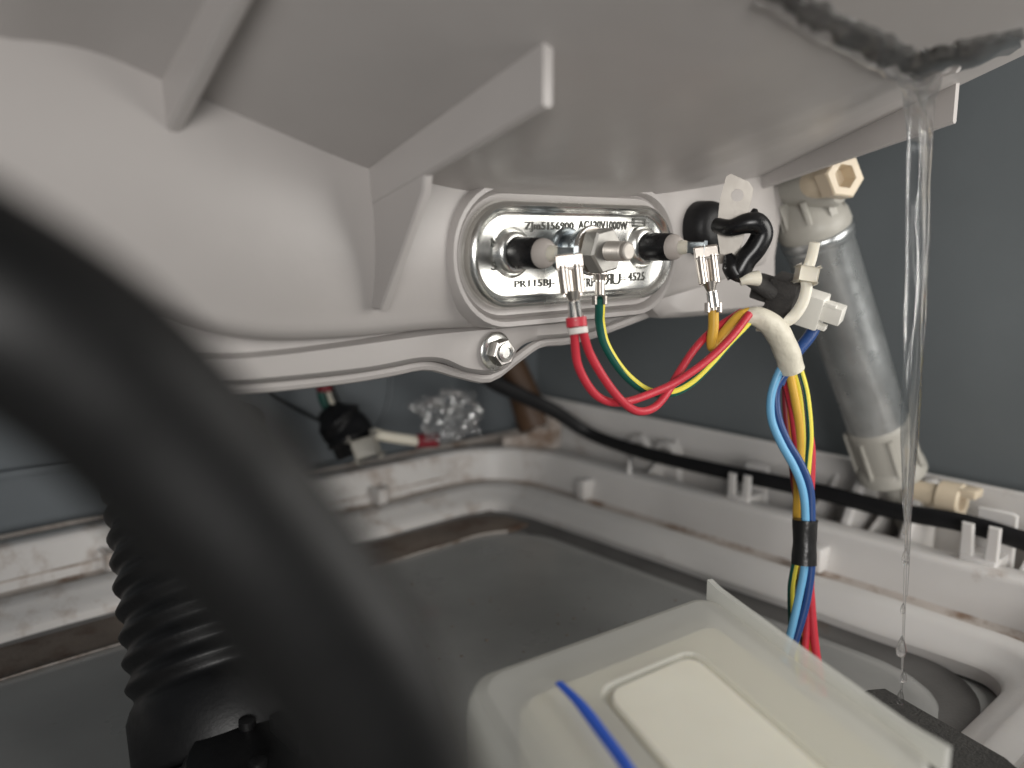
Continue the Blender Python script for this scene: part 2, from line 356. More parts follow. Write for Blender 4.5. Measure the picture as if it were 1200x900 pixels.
# small pegs on the ridge's inner face
for px, py, v, ar in ((690, 582, 0.3595, 0), (962, 668, 0.3595, 0)):
    p = onV(px, py, v); obj(box(UVZ(p.dot(U), 0.3565, ZL+0.006), U, V, Z, 0.0065, 0.010, 0.0115, 0.0012), 'peg', 'tray', tray)
for px, py in ((441, 575), (128, 650)):
    p = onU(px, py, UMIN+0.004); obj(box(UVZ(UMIN+0.0055, p.dot(V), ZL+0.004), V, U, Z, 0.0065, 0.010, 0.0100, 0.0012), 'peg', 'tray', tray)
# spike
p = onV(738, 530, 0.366); obj(lathe(UVZ(p.dot(U), 0.366, ZR-0.002), Z, [(0, 0.0018), (0.005, 0.0012), (0.010, 0.0004)], 10), 'spike', 'tray', tray)
# saddle with two eyes beside far corner
sd = []
def eye(c, ax, r0, r1, t, n):
    a, b = (ax, Z); rings = []
    for rr, zz in ((r0, 0), (r1, 0), (r1, t), (r0, t), (r0, 0)):
        rings.append([c + a*math.cos(6.2832*k/n)*rr + b*math.sin(6.2832*k/n)*rr + V*zz for k in range(n)])
    return loft(rings, True, False)
for px in (748, 779):
    p = onV(px, 507, 0.392); obj(eye(UVZ(p.dot(U), 0.391, 0.1125), U, 0.0040, 0.0072, 0.004, 20), 'eyelet', 'tray', tray)
p = onV(763, 512, 0.392)
obj(prism(UVZ(p.dot(U), 0.3965, 0.090), U, Z, V, [(-0.020, 0), (0.018, 0), (0.0165, 0.026), (0.012, 0.0285), (0.005, 0.021), (-0.004, 0.021), (-0.012, 0.029), (-0.017, 0.025)], 0.005, 0.001), 'saddle', 'tray', tray)
# cable clips (H-shaped)
for px, py, s in ((865, 575, 0.9), (1146, 650, 1.05)):
    p = onV(px, py, 0.3695); u = p.dot(U)
    for dv, h in ((0.0, 0.0205*s), (0.0145, 0.0235*s)):
        obj(prism(UVZ(u, 0.3695+dv, 0.100), U, Z, V, [(-0.0072*s, 0), (0.0072*s, 0), (0.0072*s, h), (0.0027*s, h), (0.0020*s, h*0.35), (-0.0020*s, h*0.35), (-0.0027*s, h*0.97), (-0.0072*s, h*0.97)] if dv == 0 else
            [(-0.0065*s, 0), (0.0085*s, 0), (0.0085*s, h*0.96), (0.007*s, h), (-0.005*s, h), (-0.0065*s, h*0.98)], 0.0024, 0.0006), 'cable_clip', 'tray', tray)
    obj(box(UVZ(u, 0.3770, 0.1045), U, V, Z, 0.0135*s, 0.0165, 0.005, 0.0008), 'cable_clip', 'tray', tray)
# shock absorber saddle bracket on tray: two curved cheeks + cream pin
pb = onV(1046, 580, 0.385); ub = pb.dot(U)
for du, k in ((-0.022, 0.8), (0.006, 1.0)):
    obj(prism(UVZ(ub+du, 0, 0), V, Z, U, [(0.372, 0.089), (0.409, 0.089), (0.409, 0.126*1), (0.400, 0.1265), (0.392, 0.122), (0.384, 0.112), (0.377, 0.100)], 0.0055, 0.0015), 'bracket_cheek', 'tray', tray)
pin = thing('pivot_pin', UVZ(ub+0.02, 0.392, 0.108), 'cream nylon pivot pin head in the tray beside the lower end of the shock absorber', 'pin')
pp = onV(1100, 582, 0.395)
obj(lathe(pp, U, [(-0.014, 0.0055), (0.0, 0.0055), (0.001, 0.0078), (0.010, 0.0080), (0.0108, 0.0070), (0.0104, 0.0045), (0.005, 0.0040)], 24), 'pin_head', 'cream', pin, 30)
obj(box(pp + U*0.013 + Z*0.005, U, V, Z, 0.008, 0.010, 0.004, 0.001), 'latch', 'cream', pin)

# ============================================================ outer tub
tub = thing('washer_tub', onU(500, 360, -0.19), 'off white plastic washer tub front with ribs, underside sloping up over the heater', 'tub')
UF = -0.1885
Ic = [(-160, -15), (-60, 22), (0, 44), (60, 50), (120, 64), (200, 98), (300, 143), (430, 197), (500, 214), (560, 225), (650, 231), (740, 230), (810, 222), (860, 213), (905, 204)]
def Iy(px): return interp([(a, b) for a, b in Ic], px)
Ip = spline([onU(a, b, UF) for a, b in Ic], 90)
def s_of(p): d = p-CAM; f = d.dot(FW); return 600+1000*d.x/f
def kk(s): return interp([(-100, 0.50), (190, 0.46), (430, 0.325), (560, 0.28), (700, 0.27), (880, 0.37), (1000, 0.37)], s)
def tend(s): return interp([(-200, 0.11), (300, 0.14), (650, 0.15), (720, 0.127), (800, 0.112), (905, 0.102)], s)
rings = []
NT = 26
for j in range(NT+1):
    rings.append([p + U*(tend(s_of(p))*j/NT) + Z*(kk(s_of(p))*tend(s_of(p))*j/NT + 0.0) for p in Ip])
surf = loft(rings, False, False)
lip = [p + Z*0.003 + U*0.001 for p in rings[-1]]; lip2 = [p + Z*0.035 - U*0.006 for p in rings[-1]]; lip3 = [p + Z*0.05 - U*0.10 for p in rings[-1]]; lip4 = [p + Z*0.06 for p in Ip]
full = loft(rings + [lip, lip2, lip3, lip4, Ip], False, False)
bvh = BVHTree.FromPolygons([Vector(v) for v in surf[0]], surf[1])
def onS(px, py, off=0.0):
    h = bvh.ray_cast(CAM, ray(px, py).normalized())
    if h[0] is None:
        q = bvh.find_nearest(at(px, py, 0.27)); return q[0] - Z*off
    n = h[1]; n = n if n.dot(ray(px, py)) < 0 else -n
    return h[0] + n*off
obj(full, 'conical_underside', 'tub', tub, 50)
# face: from I(s) down to L(s), bottom edge rounded back
Lc = [(-160, 200), (-60, 245), (40, 285), (120, 312), (200, 342), (260, 366), (330, 378), (430, 376), (520, 368), (600, 366), (680, 362), (740, 352), (790, 338), (850, 320), (905, 300)]
Lp = spline([onU(a, b, UF) for a, b in Lc], 90)
fr = []
for j in range(14):
    t = j/13
    fr.append([a.lerp(b, t) + U*(-0.0022*(t**5) + 0.0014*math.sin(math.pi*t)) for a, b in zip(Ip, Lp)])
for a in (20, 45, 70, 90):
    fr.append([b + U*(-0.0022-0.006*(1-math.cos(R(a)))) - Z*0.005*math.sin(R(a)) for b in Lp])
fr.append([b + U*-0.030 - Z*0.0048 for b in Lp]); fr.append([b + U*-0.14 + Z*0.02 for b in Lp])
obj(loft(fr, False, False), 'tub_face', 'tub', tub, 50)
# flange ring behind the face
N_ = 110
def cur(c, u): return spline([onU(a, b, u) for a, b in c], N_)
f0 = [(60, 340), (160, 365), (260, 378), (330, 384), (430, 376), (520, 366), (600, 360), (680, 352), (740, 340), (800, 325)]
f1 = [(60, 385), (160, 404), (260, 413), (330, 409), (430, 396), (520, 382), (600, 378), (680, 370), (740, 356), (800, 336)]
f2 = [(60, 390), (160, 410), (260, 420), (330, 416), (430, 403), (520, 391), (600, 384), (680, 376), (740, 361), (800, 340)]
f3 = [(60, 412), (160, 432), (260, 444), (330, 441), (430, 430), (490, 419), (520, 420), (548, 431), (577, 433), (594, 422), (602, 405), (625, 394), (680, 388), (740, 368), (800, 345)]
f4 = [(60, 417), (160, 437), (260, 449), (330, 446), (430, 435), (490, 424), (518, 425), (546, 436), (577, 438), (598, 427), (607, 409), (627, 399), (680, 392), (740, 371), (800, 348)]
fl = loft([cur(f0, UF-0.012), cur(f1, UF-0.011), cur(f2, UF-0.0075), cur(f3, UF-0.0075), cur(f4, UF-0.0095), cur(f4, UF-0.020), cur(f3, UF-0.022)], False, False)
obj(fl, 'flange', 'tub', tub, 45)
seam = cur([(a, b) for a, b in f4], UF-0.013)
obj(tube([p - Z*0.0012 for p in seam[::6]], 0.0016, 60, 8), 'flange_bead', 'tub', tub)
# screw boss and web
pc = onU(577, 411, UF-0.008)
obj(lathe(pc-U*0.03, U, [(0, 0.0066), (0.0275, 0.0066), (0.0300, 0.0058), (0.0310, 0.0052)], 30), 'screw_boss', 'tub', tub)
# rib 2: hanging fin on the sloped underside + gusset on the face
def rib_on_surface(name, s0, t1, depth0, depth1, th):
    base = None
    i0 = min(range(len(Ip)), key=lambda i: abs(s_of(Ip[i])-s0)); p = Ip[i0]; k = kk(s0)
    top, bot = [], []
    for j in range(13):
        t = t1*j/12; q = p + U*t + Z*(k*t)
        top.append(q + Z*0.004); bot.append(q - Z*lerp(depth0, depth1, j/12))
    rings = []
    for a, b in zip(top, bot):
        rings.append([a - V*th/2, b - V*th/2 + Z*0.0006, b - V*th*0.25, b + V*th*0.25, b + V*th/2 + Z*0.0006, a + V*th/2])
    return obj(loft(rings), name, 'tub', tub, 30), p, bot
_, pr, bt = rib_on_surface('rib', 432, 0.063, 0.0090, 0.0117, 0.0026)
# gusset fin standing out from the face under the rib
g = [onU(438, 240, UF), onU(446, 362, UF)]
g0 = onU(440, 238, UF); g1 = onU(447, 362, UF)
obj(prism(V*(g0.dot(V)-0.0014), U, Z, V, [(UF-0.001, g0.z+0.006), (UF+0.024, g0.z+0.012), (UF+0.0225, g0.z+0.002), (UF+0.0030, g1.z), (UF-0.001, g1.z)], 0.0028, 0.0005), 'gusset', 'tub', tub, 30)
# rib 1
_, pr1, _b = rib_on_surface('rib', 196, 0.075, 0.0105, 0.004, 0.0034)
# rib at the right (strip under the edge)
rib_on_surface('rib', 893, 0.070, 0.0050, 0.0125, 0.0028)
# heater collar
hc = onU(669, 297, UF)
def rr_ring(w, h, r, u, c=hc): return [c + V*x + Z*z + U*u for x, z in rrect(w, h, r, 10)]
HW, HH = 0.0900, 0.0308
obj(loft([rr_ring(HW+0.0105, HH+0.0125, 0.0212, -0.006), rr_ring(HW+0.0098, HH+0.0118, 0.0208, 0.0020), rr_ring(HW+0.0086, HH+0.0105, 0.0202, 0.0034), rr_ring(HW+0.0062, HH+0.0078, 0.0190, 0.0034), rr_ring(HW+0.0052, HH+0.0068, 0.0185, 0.0022), rr_ring(HW+0.0050, HH+0.0066, 0.0184, -0.004)], True, False), 'heater_collar', 'tub', tub, 50)
obj(loft([rr_ring(HW+0.0052, HH+0.0068, 0.0185, -0.001), rr_ring(HW+0.0026, HH+0.0040, 0.017, 0.0016), rr_ring(HW+0.0002, HH+0.0010, 0.0158, 0.0014), rr_ring(HW-0.004, HH-0.004, 0.0135, -0.002)], True, False), 'inner_collar', 'tub', tub, 50)
# lug plate carrying the shock absorber
lug = [(775, 373), (765, 362), (764, 345), (775, 330), (790, 200), (900, 170), (945, 178), (925, 225), (912, 262), (906, 300), (906, 362), (870, 366), (800, 372)]
lg = [onU(a, b, UF-0.006) for a, b in lug]
obj(prism(U*(UF-0.030), V, Z, U, [(w.dot(V), w.z) for w in lg], 0.026, 0.0022), 'suspension_lug', 'tub', tub, 45)
for px, py, r in ((940, 205, 0.0120),):
    c = onU(px, py, UF-0.020)
    obj(lathe(c-U*0.004, U, [(0, 0.008), (0.010, 0.0125), (0.019, 0.0122), (0.022, 0.010)], 26), 'lug_boss', 'tub', tub)

# water clinging to the underside, irregular dark strip along it
riv = [(885, -6), (930, 10), (965, 30), (1000, 48), (1040, 66), (1072, 80), (1110, 70), (1150, 58), (1195, 48)]
def spots(name, m, n, region, z, seed, rng):
    rnd = random.Random(seed); ps = []
    for _ in range(n):
        px, py = rnd.uniform(region[0], region[2]), rnd.uniform(region[1], region[3]); c = onZ(px, py, z); r = rnd.uniform(*rng)
        k = 7; a0 = rnd.random()*6
        ps.append(([c+Vector((math.cos(a0+6.2832*i/k)*r*rnd.uniform(.6, 1.4), math.sin(a0+6.2832*i/k)*r*rnd.uniform(.6, 1.4), -0.0002)) for i in range(k)] + [c+Z*r*0.5], [[i, (i+1) % k, k] for i in range(k)]))
    o = join(ps, name, m); o['kind'] = 'stuff'; tag(o, 'small dark specks of grit scattered on the grey pan floor', 'grit'); return o
spots('grit', 'rust', 46, (440, 640, 800, 780), ZF+0.0042, 5, (0.0003, 0.0009))
def ribbon(path, w0, amp, off, hgt, name, m, n=150, across=9, seed=0, label=None, cat=None, parent=None, kind=None, back_=False):
    P = spline([Vector((a, b, 0)) for a, b in path], n); rings = []
    for i, p in enumerate(P):
        t = i/(n-1); w = w0*interp([(0, .3), (.15, 1), (.55, 1.1), (.7, .9), (1, .5)], t) * (1+amp*noise.noise(Vector((i*0.13, seed, 0)))*1.6)
        d = (P[min(i+1, n-1)]-P[max(i-1, 0)]).normalized(); nn = Vector((-d.y, d.x, 0)); ring = []
        sh = amp*7*noise.noise(Vector((i*0.09, 5+seed, 0)))
        for k in range(across):
            x = -1+2*k/(across-1); q = p + nn*(x*w+sh)
            hh = hgt*(1-x*x)*(0.7+0.8*noise.noise(Vector((i*0.045, x*0.7, seed))))
            e = 1-abs(x)**6
            ring.append(onS(q.x, q.y, off+max(0, hh)*e-0.0012*(1-e)))
        if back_:
            for k in range(across-1, -1, -1):
                x = -1+2*k/(across-1); q = p + nn*(x*w*0.98+sh); ring.append(onS(q.x, q.y, -0.0016))
        rings.append(ring)
    back = []
    return rings
rg = ribbon([(a+5, b-8) for a, b in riv], 17, 0.45, 0.0003, 0.0007, '', '', seed=3)
obj(loft(rg, False, False), 'dark_edge_strip', 'dark_edge', tub, 60)
rg = ribbon(riv, 24, 0.25, 0.0002, 0.0026, '', '', seed=1, across=13, back_=True)
w_ = thing('clinging_water', onS(1040, 70), 'lumpy film of clear water clinging to the tub underside above the falling stream', 'water')
obj(loft(rg, True, True), 'water_film', 'water', w_, 70)
# falling stream
sp_ = [onS(1072, 86)+Z*0.0005, at(1074, 150, 0.2335), at(1074, 240, 0.235), at(1072, 340, 0.238), at(1069, 440, 0.243), at(1064, 560, 0.251), at(1060, 700, 0.262), at(1055, 850, 0.276)]
st = thing('water_stream', sp_[-1], 'thin clear stream of water falling in front of the shock absorber', 'water')
obj(tube(sp_, [(0, 0.0048), (0.03, 0.0034), (0.12, 0.0026), (0.4, 0.0025), (0.55, 0.0024), (0.62, 0.0016), (0.68, 0.0005), (1, 0.0003)], 140, 20, wob=0.16, wf=60), 'stream_column', 'fall', st, 80)
sp2 = [p + Vector((0.0036*(1-0.12*i), 0.001, -0.001 if i == 0 else 0)) for i, p in enumerate(sp_[:7])]
obj(tube(sp2, [(0, 0.0034), (0.1, 0.0018), (0.6, 0.0015), (0.8, 0.0008), (1, 0.0003)], 110, 14, wob=0.45, wf=55), 'stream_column', 'fall', st, 80)
for px, py, r in ((1062, 590, .0013), (1060, 622, .0009), (1061, 655, .0012), (1058, 715, .0008), (1056, 762, .0016), (1059, 795, .0010), (1055, 820, .0012)):
    c = at(px, py, 0.262); obj(lathe(c, Z, [(-1.6*r, 0.0001), (-1.1*r, .8*r), (0, r), (1.5*r, .7*r), (3*r, .15*r)], 10), 'droplet', 'fall', st, 80)

# ============================================================ hex screw
sc = thing('hex_screw', pc, 'shiny zinc hex head screw with washer in the boss below the heater', 'screw')
obj(lathe(pc+U*0.0010, U, [(0, 0.0058), (0.0008, 0.0060), (0.0014, 0.0052)], 30), 'washer', 'zinc', sc)
obj(prism(pc+U*0.0025, V, Z, U, hexpts(0.0043), 0.0034, 0.0004), 'hex_head', 'steel', sc, 20)
obj(lathe(pc+U*0.0058, U, [(0, 0.0030), (0.0007, 0.0028), (0.0009, 0.0018), (0.0005, 0.0015)], 24), 'head_dimple', 'zinc', sc)

# ============================================================ heating element
he = thing('heating_element', hc, 'shiny zinc plated heating element flange with two terminals and a centre bolt', 'heating element')
pr_ = []
for ins, u in ((-0.0002, 0.000), (0.0001, 0.0040), (0.0007, 0.0054), (0.0014, 0.0058), (0.0021, 0.0054), (0.0028, 0.0044), (0.0033, 0.0038), (0.0042, 0.0036)):
    pr_.append(rr_ring(HW-2*ins, HH-2*ins, 0.0150-ins, u))
pl = loft(pr_, True, True)
obj(pl, 'mounting_plate', 'zinc', he, 50)
PU = 0.0036
def plate_pt(x, z, u=0): return hc + V*x + Z*z + U*(PU+u)
def on_plate(px, py): return onU(px, py, UF+PU)
def text(body, pa_, pb_, yc, height, mirror=False, bold=0.00005):
    c = bpy.data.curves.new('lettering', 'FONT'); c.body = body; c.size = 0.005; c.extrude = 0.00015; c.offset = bold; c.space_character = 1.08; c.resolution_u = 3
    o = bpy.data.objects.new('tmp', c); COL.objects.link(o)
    bpy.context.view_layer.update()
    me = bpy.data.meshes.new_from_object(o.evaluated_get(bpy.context.evaluated_depsgraph_get())); bpy.data.objects.remove(o)
    xs = [v.co.x for v in me.vertices]; ys = [v.co.y for v in me.vertices]; x0, x1, y0, y1 = min(xs), max(xs), min(ys), max(ys)
    a = on_plate(pa_, yc); b = on_plate(pb_, yc)
    A0 = (a-hc).dot(V); B0 = (b-hc).dot(V); zc = ((a+b)/2-hc).z
    for v in me.vertices:
        q = v.co.copy(); t = (q.x-x0)/(x1-x0); t = 1-t if mirror else t
        v.co = plate_pt(A0+(B0-A0)*t, zc+((q.y-y0)/(y1-y0)-0.5)*height, 0.00012+q.z)
    me.flip_normals() if mirror else None
    return link('lettering', me, 'etch', he)
text('ZJm5156900', 615, 672, 266, 0.0030)
text('AC120V1000W', 678, 735, 264, 0.0027)
text('PR115BJ-', 603, 650, 333, 0.0027)
text('TRP', 681, 697, 331, 0.0027)
text('R', 709, 717, 327, 0.0036, mirror=True); text('U', 717, 727, 327, 0.0036)
text('=', 728, 733, 326, 0.0010)
text('4525', 736, 755, 324, 0.0028)
text('N', 576, 582, 284, 0.0024); text('S', 576, 582, 312, 0.0024)
fc = on_plate(748, 261); fx = (fc-hc).dot(V); fzz = (fc-hc).z
fz = [box(plate_pt(fx, fzz-0.0011, 0.0005), V, Z, U, 0.0056, 0.0006, 0.0003, 0), box(plate_pt(fx, fzz+0.0011, 0.0005), V, Z, U, 0.0056, 0.0006, 0.0003, 0),
      box(plate_pt(fx-0.0028, fzz, 0.0005), Z, V, U, 0.0026, 0.0004, 0.0003, 0), box(plate_pt(fx+0.0028, fzz, 0.0005), Z, V, U, 0.0026, 0.0004, 0.0003, 0),
      box(plate_pt(fx, fzz, 0.00052), V, Z, U, 0.0096, 0.0003, 0.0003, 0)]
join(fz, 'fuse_symbol', 'etch', he)
ax0 = (U*1.0 + V*0.02).normalized()
lt, rt, ct = on_plate(600, 296), on_plate(752, 289), on_plate(664, 293)
def terminal(c, label):
    a = U
    obj(lathe(c-U*0.001, a, [(0, 0.0078), (0.001, 0.0074), (0.0018, 0.0066), (0.003, 0.0062), (0.0036, 0.0050)], 30), 'boss', 'zinc', he, 50)
    s = obj(lathe(c+U*0.002, a, [(0, 0.0047), (0.0100, 0.0044), (0.0104, 0.0041)], 28), 'sleeve', 'sleeve', he, 50)
    obj(lathe(c+U*0.0120, a, [(0, 0.0041), (0.0010, 0.0042), (0.0020, 0.0040), (0.0034, 0.0031), (0.0044, 0.0022)], 28), 'insulator', 'ceramic', s, 50)
    obj(lathe(c+U*0.0160, a, [(0, 0.0024), (0.0016, 0.0022), (0.0030, 0.0017)], 20), 'cream_tip', 'tie', s, 50)
    obj(box(c+U*0.0215, U, Z, V, 0.0080, 0.0036, 0.0012, 0.0003), 'tab', 'steel_dark', s)
    return c+U*0.0235
tl = terminal(lt, 'l'); tr_ = terminal(rt, 'r')
# centre bolt
obj(lathe(ct-U*0.001, U, [(0, 0.0070), (0.002, 0.0068), (0.003, 0.006)], 30), 'bolt_boss', 'steel_dark', he)
obj(lathe(ct+U*0.002, U, [(0, 0.0050), (0.0045, 0.0050)], 24), 'spacer', 'steel_dark', he)
obj(lathe(ct+U*0.0065, U, [(0, 0.0064), (0.0006, 0.0068), (0.0026, 0.0068), (0.0032, 0.0062)], 30), 'washer', 'steel_dark', he)
obj(lathe(ct+U*0.0098, U, [(0, 0.0072), (0.0005, 0.0075), (0.0012, 0.0072), (0.0015, 0.0064)], 30), 'washer', 'steel', he)
obj(prism(ct+U*0.0114, V, Z, U, hexpts(0.0070), 0.0056, 0.0006), 'hex_nut', 'nut', he, 20)
thr = [(0.015, 0.0024)]
d = 0.016
while d < 0.0232: thr += [(d+0.00035, 0.0029), (d+0.0008, 0.0024)]; d += 0.0009
thr += [(0.0240, 0.0028), (0.0246, 0.0026), (0.0249, 0.0021), (0.0249, 0.0012)]
obj(lathe(ct, U, thr, 24), 'threaded_stud', 'bracket', he, 25)

# ============================================================ wiring
hr = thing('wiring_harness', at(930, 520, 0.29), 'bundle of coloured wires looping from the heater terminals down past black tape', 'wiring harness')
def wire(pts, m, r=0.00125, lab=None, st=None, sa=0.0, tw=0.0, n=56, sw=0.7, parent=None):
    o = obj(tube(pts, r, n, 12), 'wire', m, parent or hr, 60)
    if lab: o['label'] = lab
    if st: obj(stripe(pts, r, sa, n, sw, tw), 'stripe', st, o, 60)
    return o
def spade(top, bottom):
    """flag spade: rolled barrels under a folded head, crimp at the lower end"""
    side = Vector((1, 0, 0)); t = top; dn = (bottom-top); L = dn.length/0.0205; dn.normalize(); side = (side-dn*side.dot(dn)).normalized(); f = side.cross(dn)
    if f.y < 0: f = -f
    o = obj(box(t + dn*0.0003*L, side, dn, f, 0.0058, 0.0030, 0.0024, 0.0006), 'spade_terminal', 'tin', hr, 30)
    for s in (-1, 1):
        obj(tube([t + side*s*0.0019 + dn*0.0014*L, t + side*s*0.0019 + dn*0.006*L, t + side*s*0.0018 + dn*0.0110*L], 0.0016, 14, 14), 'barrel', 'tin', o)
    obj(box(t + dn*0.0062*L + f*0.001, side, dn, f, 0.0044, 0.009, 0.0008, 0.0002), 'back_plate', 'tin', o)
    obj(tube([t + dn*0.0105*L, t + dn*0.013*L, t + dn*0.0155*L, t + dn*0.0205*L], [(0, 0.0024), (0.35, 0.0012), (0.5, 0.0014), (1, 0.0017)], 24, 14), 'crimp', 'tin', o)
    for s in (-1, 1): obj(tube([t + side*s*0.0008 + dn*0.0140*L - f*0.0009, t + side*s*0.0009 + dn*0.0195*L - f*0.0011], 0.0009, 6, 8), 'crimp_wing', 'steel', o)
    return o
tl2 = at(667, 306, (tl-CAM).dot(FW)-0.0005); tr2 = at(827, 295, (tr_-CAM).dot(FW)-0.0005)
DL = (tl2-CAM).dot(FW); DR = (tr2-CAM).dot(FW)
spade(tl2, at(675, 376, DL)); spade(tr2, at(836, 364, DR))
def path(pts, d0, d1): 
    n = len(pts); return [at(a, b, lerp(d0, d1, i/(n-1))) for i, (a, b) in enumerate(pts)]
rw1 = path([(671, 372), (673, 392), (677, 427), (693, 457), (711, 470), (733, 471), (761, 462), (792, 448), (828, 423), (857, 395), (878, 368)], DL, 0.272)
rw2 = path([(679, 372), (684, 392), (692, 416), (711, 448), (731, 472), (748, 482), (766, 478), (780, 463), (796, 436), (814, 409), (833, 389), (857, 373), (868, 366)], DL, 0.282)
wire(rw1, 'red', 0.00125, 'red wire lying in front over the crossing', n=80)
wire(rw2, 'red', 0.00125, 'red wire hanging lowest and crossing behind', n=80)
obj(tube([at(675, 372, DL), at(676, 383, DL)], 0.0028, 8, 16, flat=0.6, side=Vector((1, 0, 0))), 'heat_shrink', 'red', hr)
obj(tube([at(677, 384, DL), at(678, 391, DL)], 0.0027, 8, 16, flat=0.62, side=Vector((1, 0, 0))), 'white_marking_band', 'white_mark', hr)
DG = 0.254
gw = path([(703, 349), (703, 365), (703, 377), (709, 403), (726, 431), (744, 449), (762, 459), (787, 460), (809, 449), (831, 428), (852, 404), (880, 374)], DG, 0.275)
wire(gw, 'green', 0.00150, 'green wire with a yellow stripe', 'lemon', 0.35, 0.9, n=80, sw=0.55)
# ring terminal
rt_ = obj(box(at(703, 317, DG+0.001), Vector((1, 0, 0)), Z, FW, 0.0042, 0.0055, 0.0008, 0.0003), 'ring_terminal', 'tin', hr)
obj(lathe(ct+U*0.0128-U*0.0020, U, [(0, 0.0068), (0.0006, 0.0068)], 28), 'ring', 'tin', rt_)
obj(tube([at(703, 322, DG), at(703, 330, DG), at(703, 346, DG)], [(0, 0.0021), (0.3, 0.0014), (1, 0.0016)], 14, 12), 'crimp', 'tin', rt_)
for s in (-6, 6): obj(tube([at(703+s, 347, DG-0.001), at(703+s, 357, DG-0.001)], 0.0008, 6, 8), 'crimp_wing', 'tin', rt_)
yw = path([(832, 340), (836, 360), (836, 383), (834, 399), (835, 407), (840, 402), (852, 386), (866, 371), (878, 366)], DR, 0.275)
wire(yw[1:], 'yellow', 0.0017, 'yellow wire bent back sharply', n=80)
for s in (-7, 7): obj(tube([at(836+s, 355, DR-0.001), at(836+s, 366, DR-0.001)], 0.0009, 6, 8), 'crimp_wing', 'tin', hr)
# cream wrapped trunk
wp = [at(873, 372, 0.275), at(886, 371, 0.275), at(902, 379, 0.276), at(914, 394, 0.279), at(922, 412, 0.282), at(928, 433, 0.285)]
obj(tube(wp, [(0, 0.0026), (0.15, 0.0034), (0.5, 0.0042), (1, 0.0042)], 60, 20, wob=0.10), 'cream_wrap', 'wrap', hr, 60)
DB = 0.286
def low(pts, m, lab=None, r=0.0012, d0=DB, d1=0.300, **k): return wire(path(pts, d0, d1), m, r, lab, **k)
low([(921, 425), (914, 434), (904, 462), (904, 491), (915, 519), (931, 548), (941, 576), (944, 611), (943, 660), (936, 700), (927, 740), (918, 775)], 'lblue', 'light blue wire', 0.0014, 0.284, 0.292)
low([(925, 425), (922, 436), (910, 455), (911, 486), (922, 516), (938, 543), (949, 572), (951, 611), (951, 660), (945, 705), (932, 750), (922, 780)], 'dblue', 'dark blue wire', 0.0014, 0.2845, 0.292)
low([(922, 425), (925, 436), (932, 470), (937, 500), (938, 532), (935, 576), (934, 611), (936, 660), (940, 720), (944, 800)], 'yellow', 'yellow wire in the bundle', 0.0015, 0.287, 0.302)
low([(929, 425), (932, 436), (939, 464), (943, 507), (942, 538), (940, 575), (939, 611), (938, 660), (936, 720), (938, 800)], 'dkwire', 'black wire with a yellow stripe', 0.0014, 0.288, 0.302, st='lemon', sa=2.9, tw=0.3)
low([(934, 425), (938, 436), (945, 464), (949, 507), (947, 538), (944, 575), (943, 611), (930, 670), (927, 700), (930, 760), (936, 800)], 'green', 'green and yellow wire in the bundle', 0.0013, 0.288, 0.302, st='lemon', sa=1.6, tw=0.3)
low([(918, 425), (922, 440), (932, 480), (945, 500), (951, 522), (951, 557), (949, 590), (948, 630), (950, 680), (946, 730), (940, 800)], 'red', 'red wire in the bundle', 0.0013, 0.290, 0.300)
low([(920, 425), (920, 440), (929, 480), (934, 520), (940, 560), (944, 600), (947, 650), (950, 700), (955, 755), (964, 815)], 'red', 'printed red wire on the right side of the bundle', 0.0015, 0.291, 0.300)
low([(926, 430), (926, 480), (932, 560), (938, 640), (945, 720), (952, 810)], 'orange', 'orange wire deep in the bundle', 0.0012, 0.292, 0.304)
low([(921, 430), (921, 480), (930, 560), (940, 640), (938, 720), (934, 800)], 'dred', 'dark red wire deep in the bundle', 0.0012, 0.293, 0.304)
low([(958, 378), (948, 395), (934, 412), (921, 430), (912, 450)], 'dblue', 'thick navy wire leaving the white plug', 0.0021, 0.290, 0.288)
obj(tube([at(943.5, 609, 0.2905), at(943, 635, 0.2905), at(942, 661, 0.2905)], [(0, 0.0042), (0.5, 0.0039), (1, 0.0042)], 24, 22, flat=1.0, wob=0.05), 'black_tape', 'tape', hr, 60)
# white plug, foam block, sensor boot
plug = thing('white_plug', at(957, 362, 0.292), 'white plastic wire plug sticking out of the dark foam block', 'plug')
ex = (at(985, 368, 0.285)-at(935, 352, 0.292)).normalized(); ey = Vector((0.25, 0.1, -1)); ey = (ey-ex*ey.dot(ex)).normalized(); ez = ex.cross(ey)
c0 = at(948, 361, 0.288)
obj(box(c0, ex, ey, ez, 0.0100, 0.0115, 0.008, 0.0007), 'plug_body', 'white_pl', plug, 30)
obj(box(c0+ex*0.0068-ey*0.0010, ex, ey, ez, 0.0090, 0.0060, 0.0060, 0.0006), 'plug_nose', 'white_pl', plug, 30)
obj(box(c0+ex*0.0045-ey*0.0040-ez*0.0020, ex, ey, ez, 0.0090, 0.0016, 0.0022, 0.0004), 'latch', 'white_pl', plug, 30)
obj(box(c0+ex*0.0040+ey*0.0045-ez*0.001, ex, ey, ez, 0.0070, 0.0018, 0.0030, 0.0004), 'latch', 'white_pl', plug, 30)
fb = thing('foam_block', at(917, 345, 0.287), 'dark grey foam block wrapped round the plug under the cable tie', 'foam block')
c1 = at(920, 345, 0.287)
obj(box(c1, ex, ey, ez, 0.0095, 0.0120, 0.011, 0.0012), 'block', 'foam', fb, 30)
obj(box(c1-ex*0.0068+ey*0.0000, ex, ey, ez, 0.0080, 0.0075, 0.008, 0.0010), 'narrow_end', 'foam', fb, 30)
obj(box(c1-ex*0.0030+ey*0.0060-ez*0.004, ex, ey, ez, 0.004, 0.0035, 0.004, 0.0008), 'flap', 'foam', fb, 30)
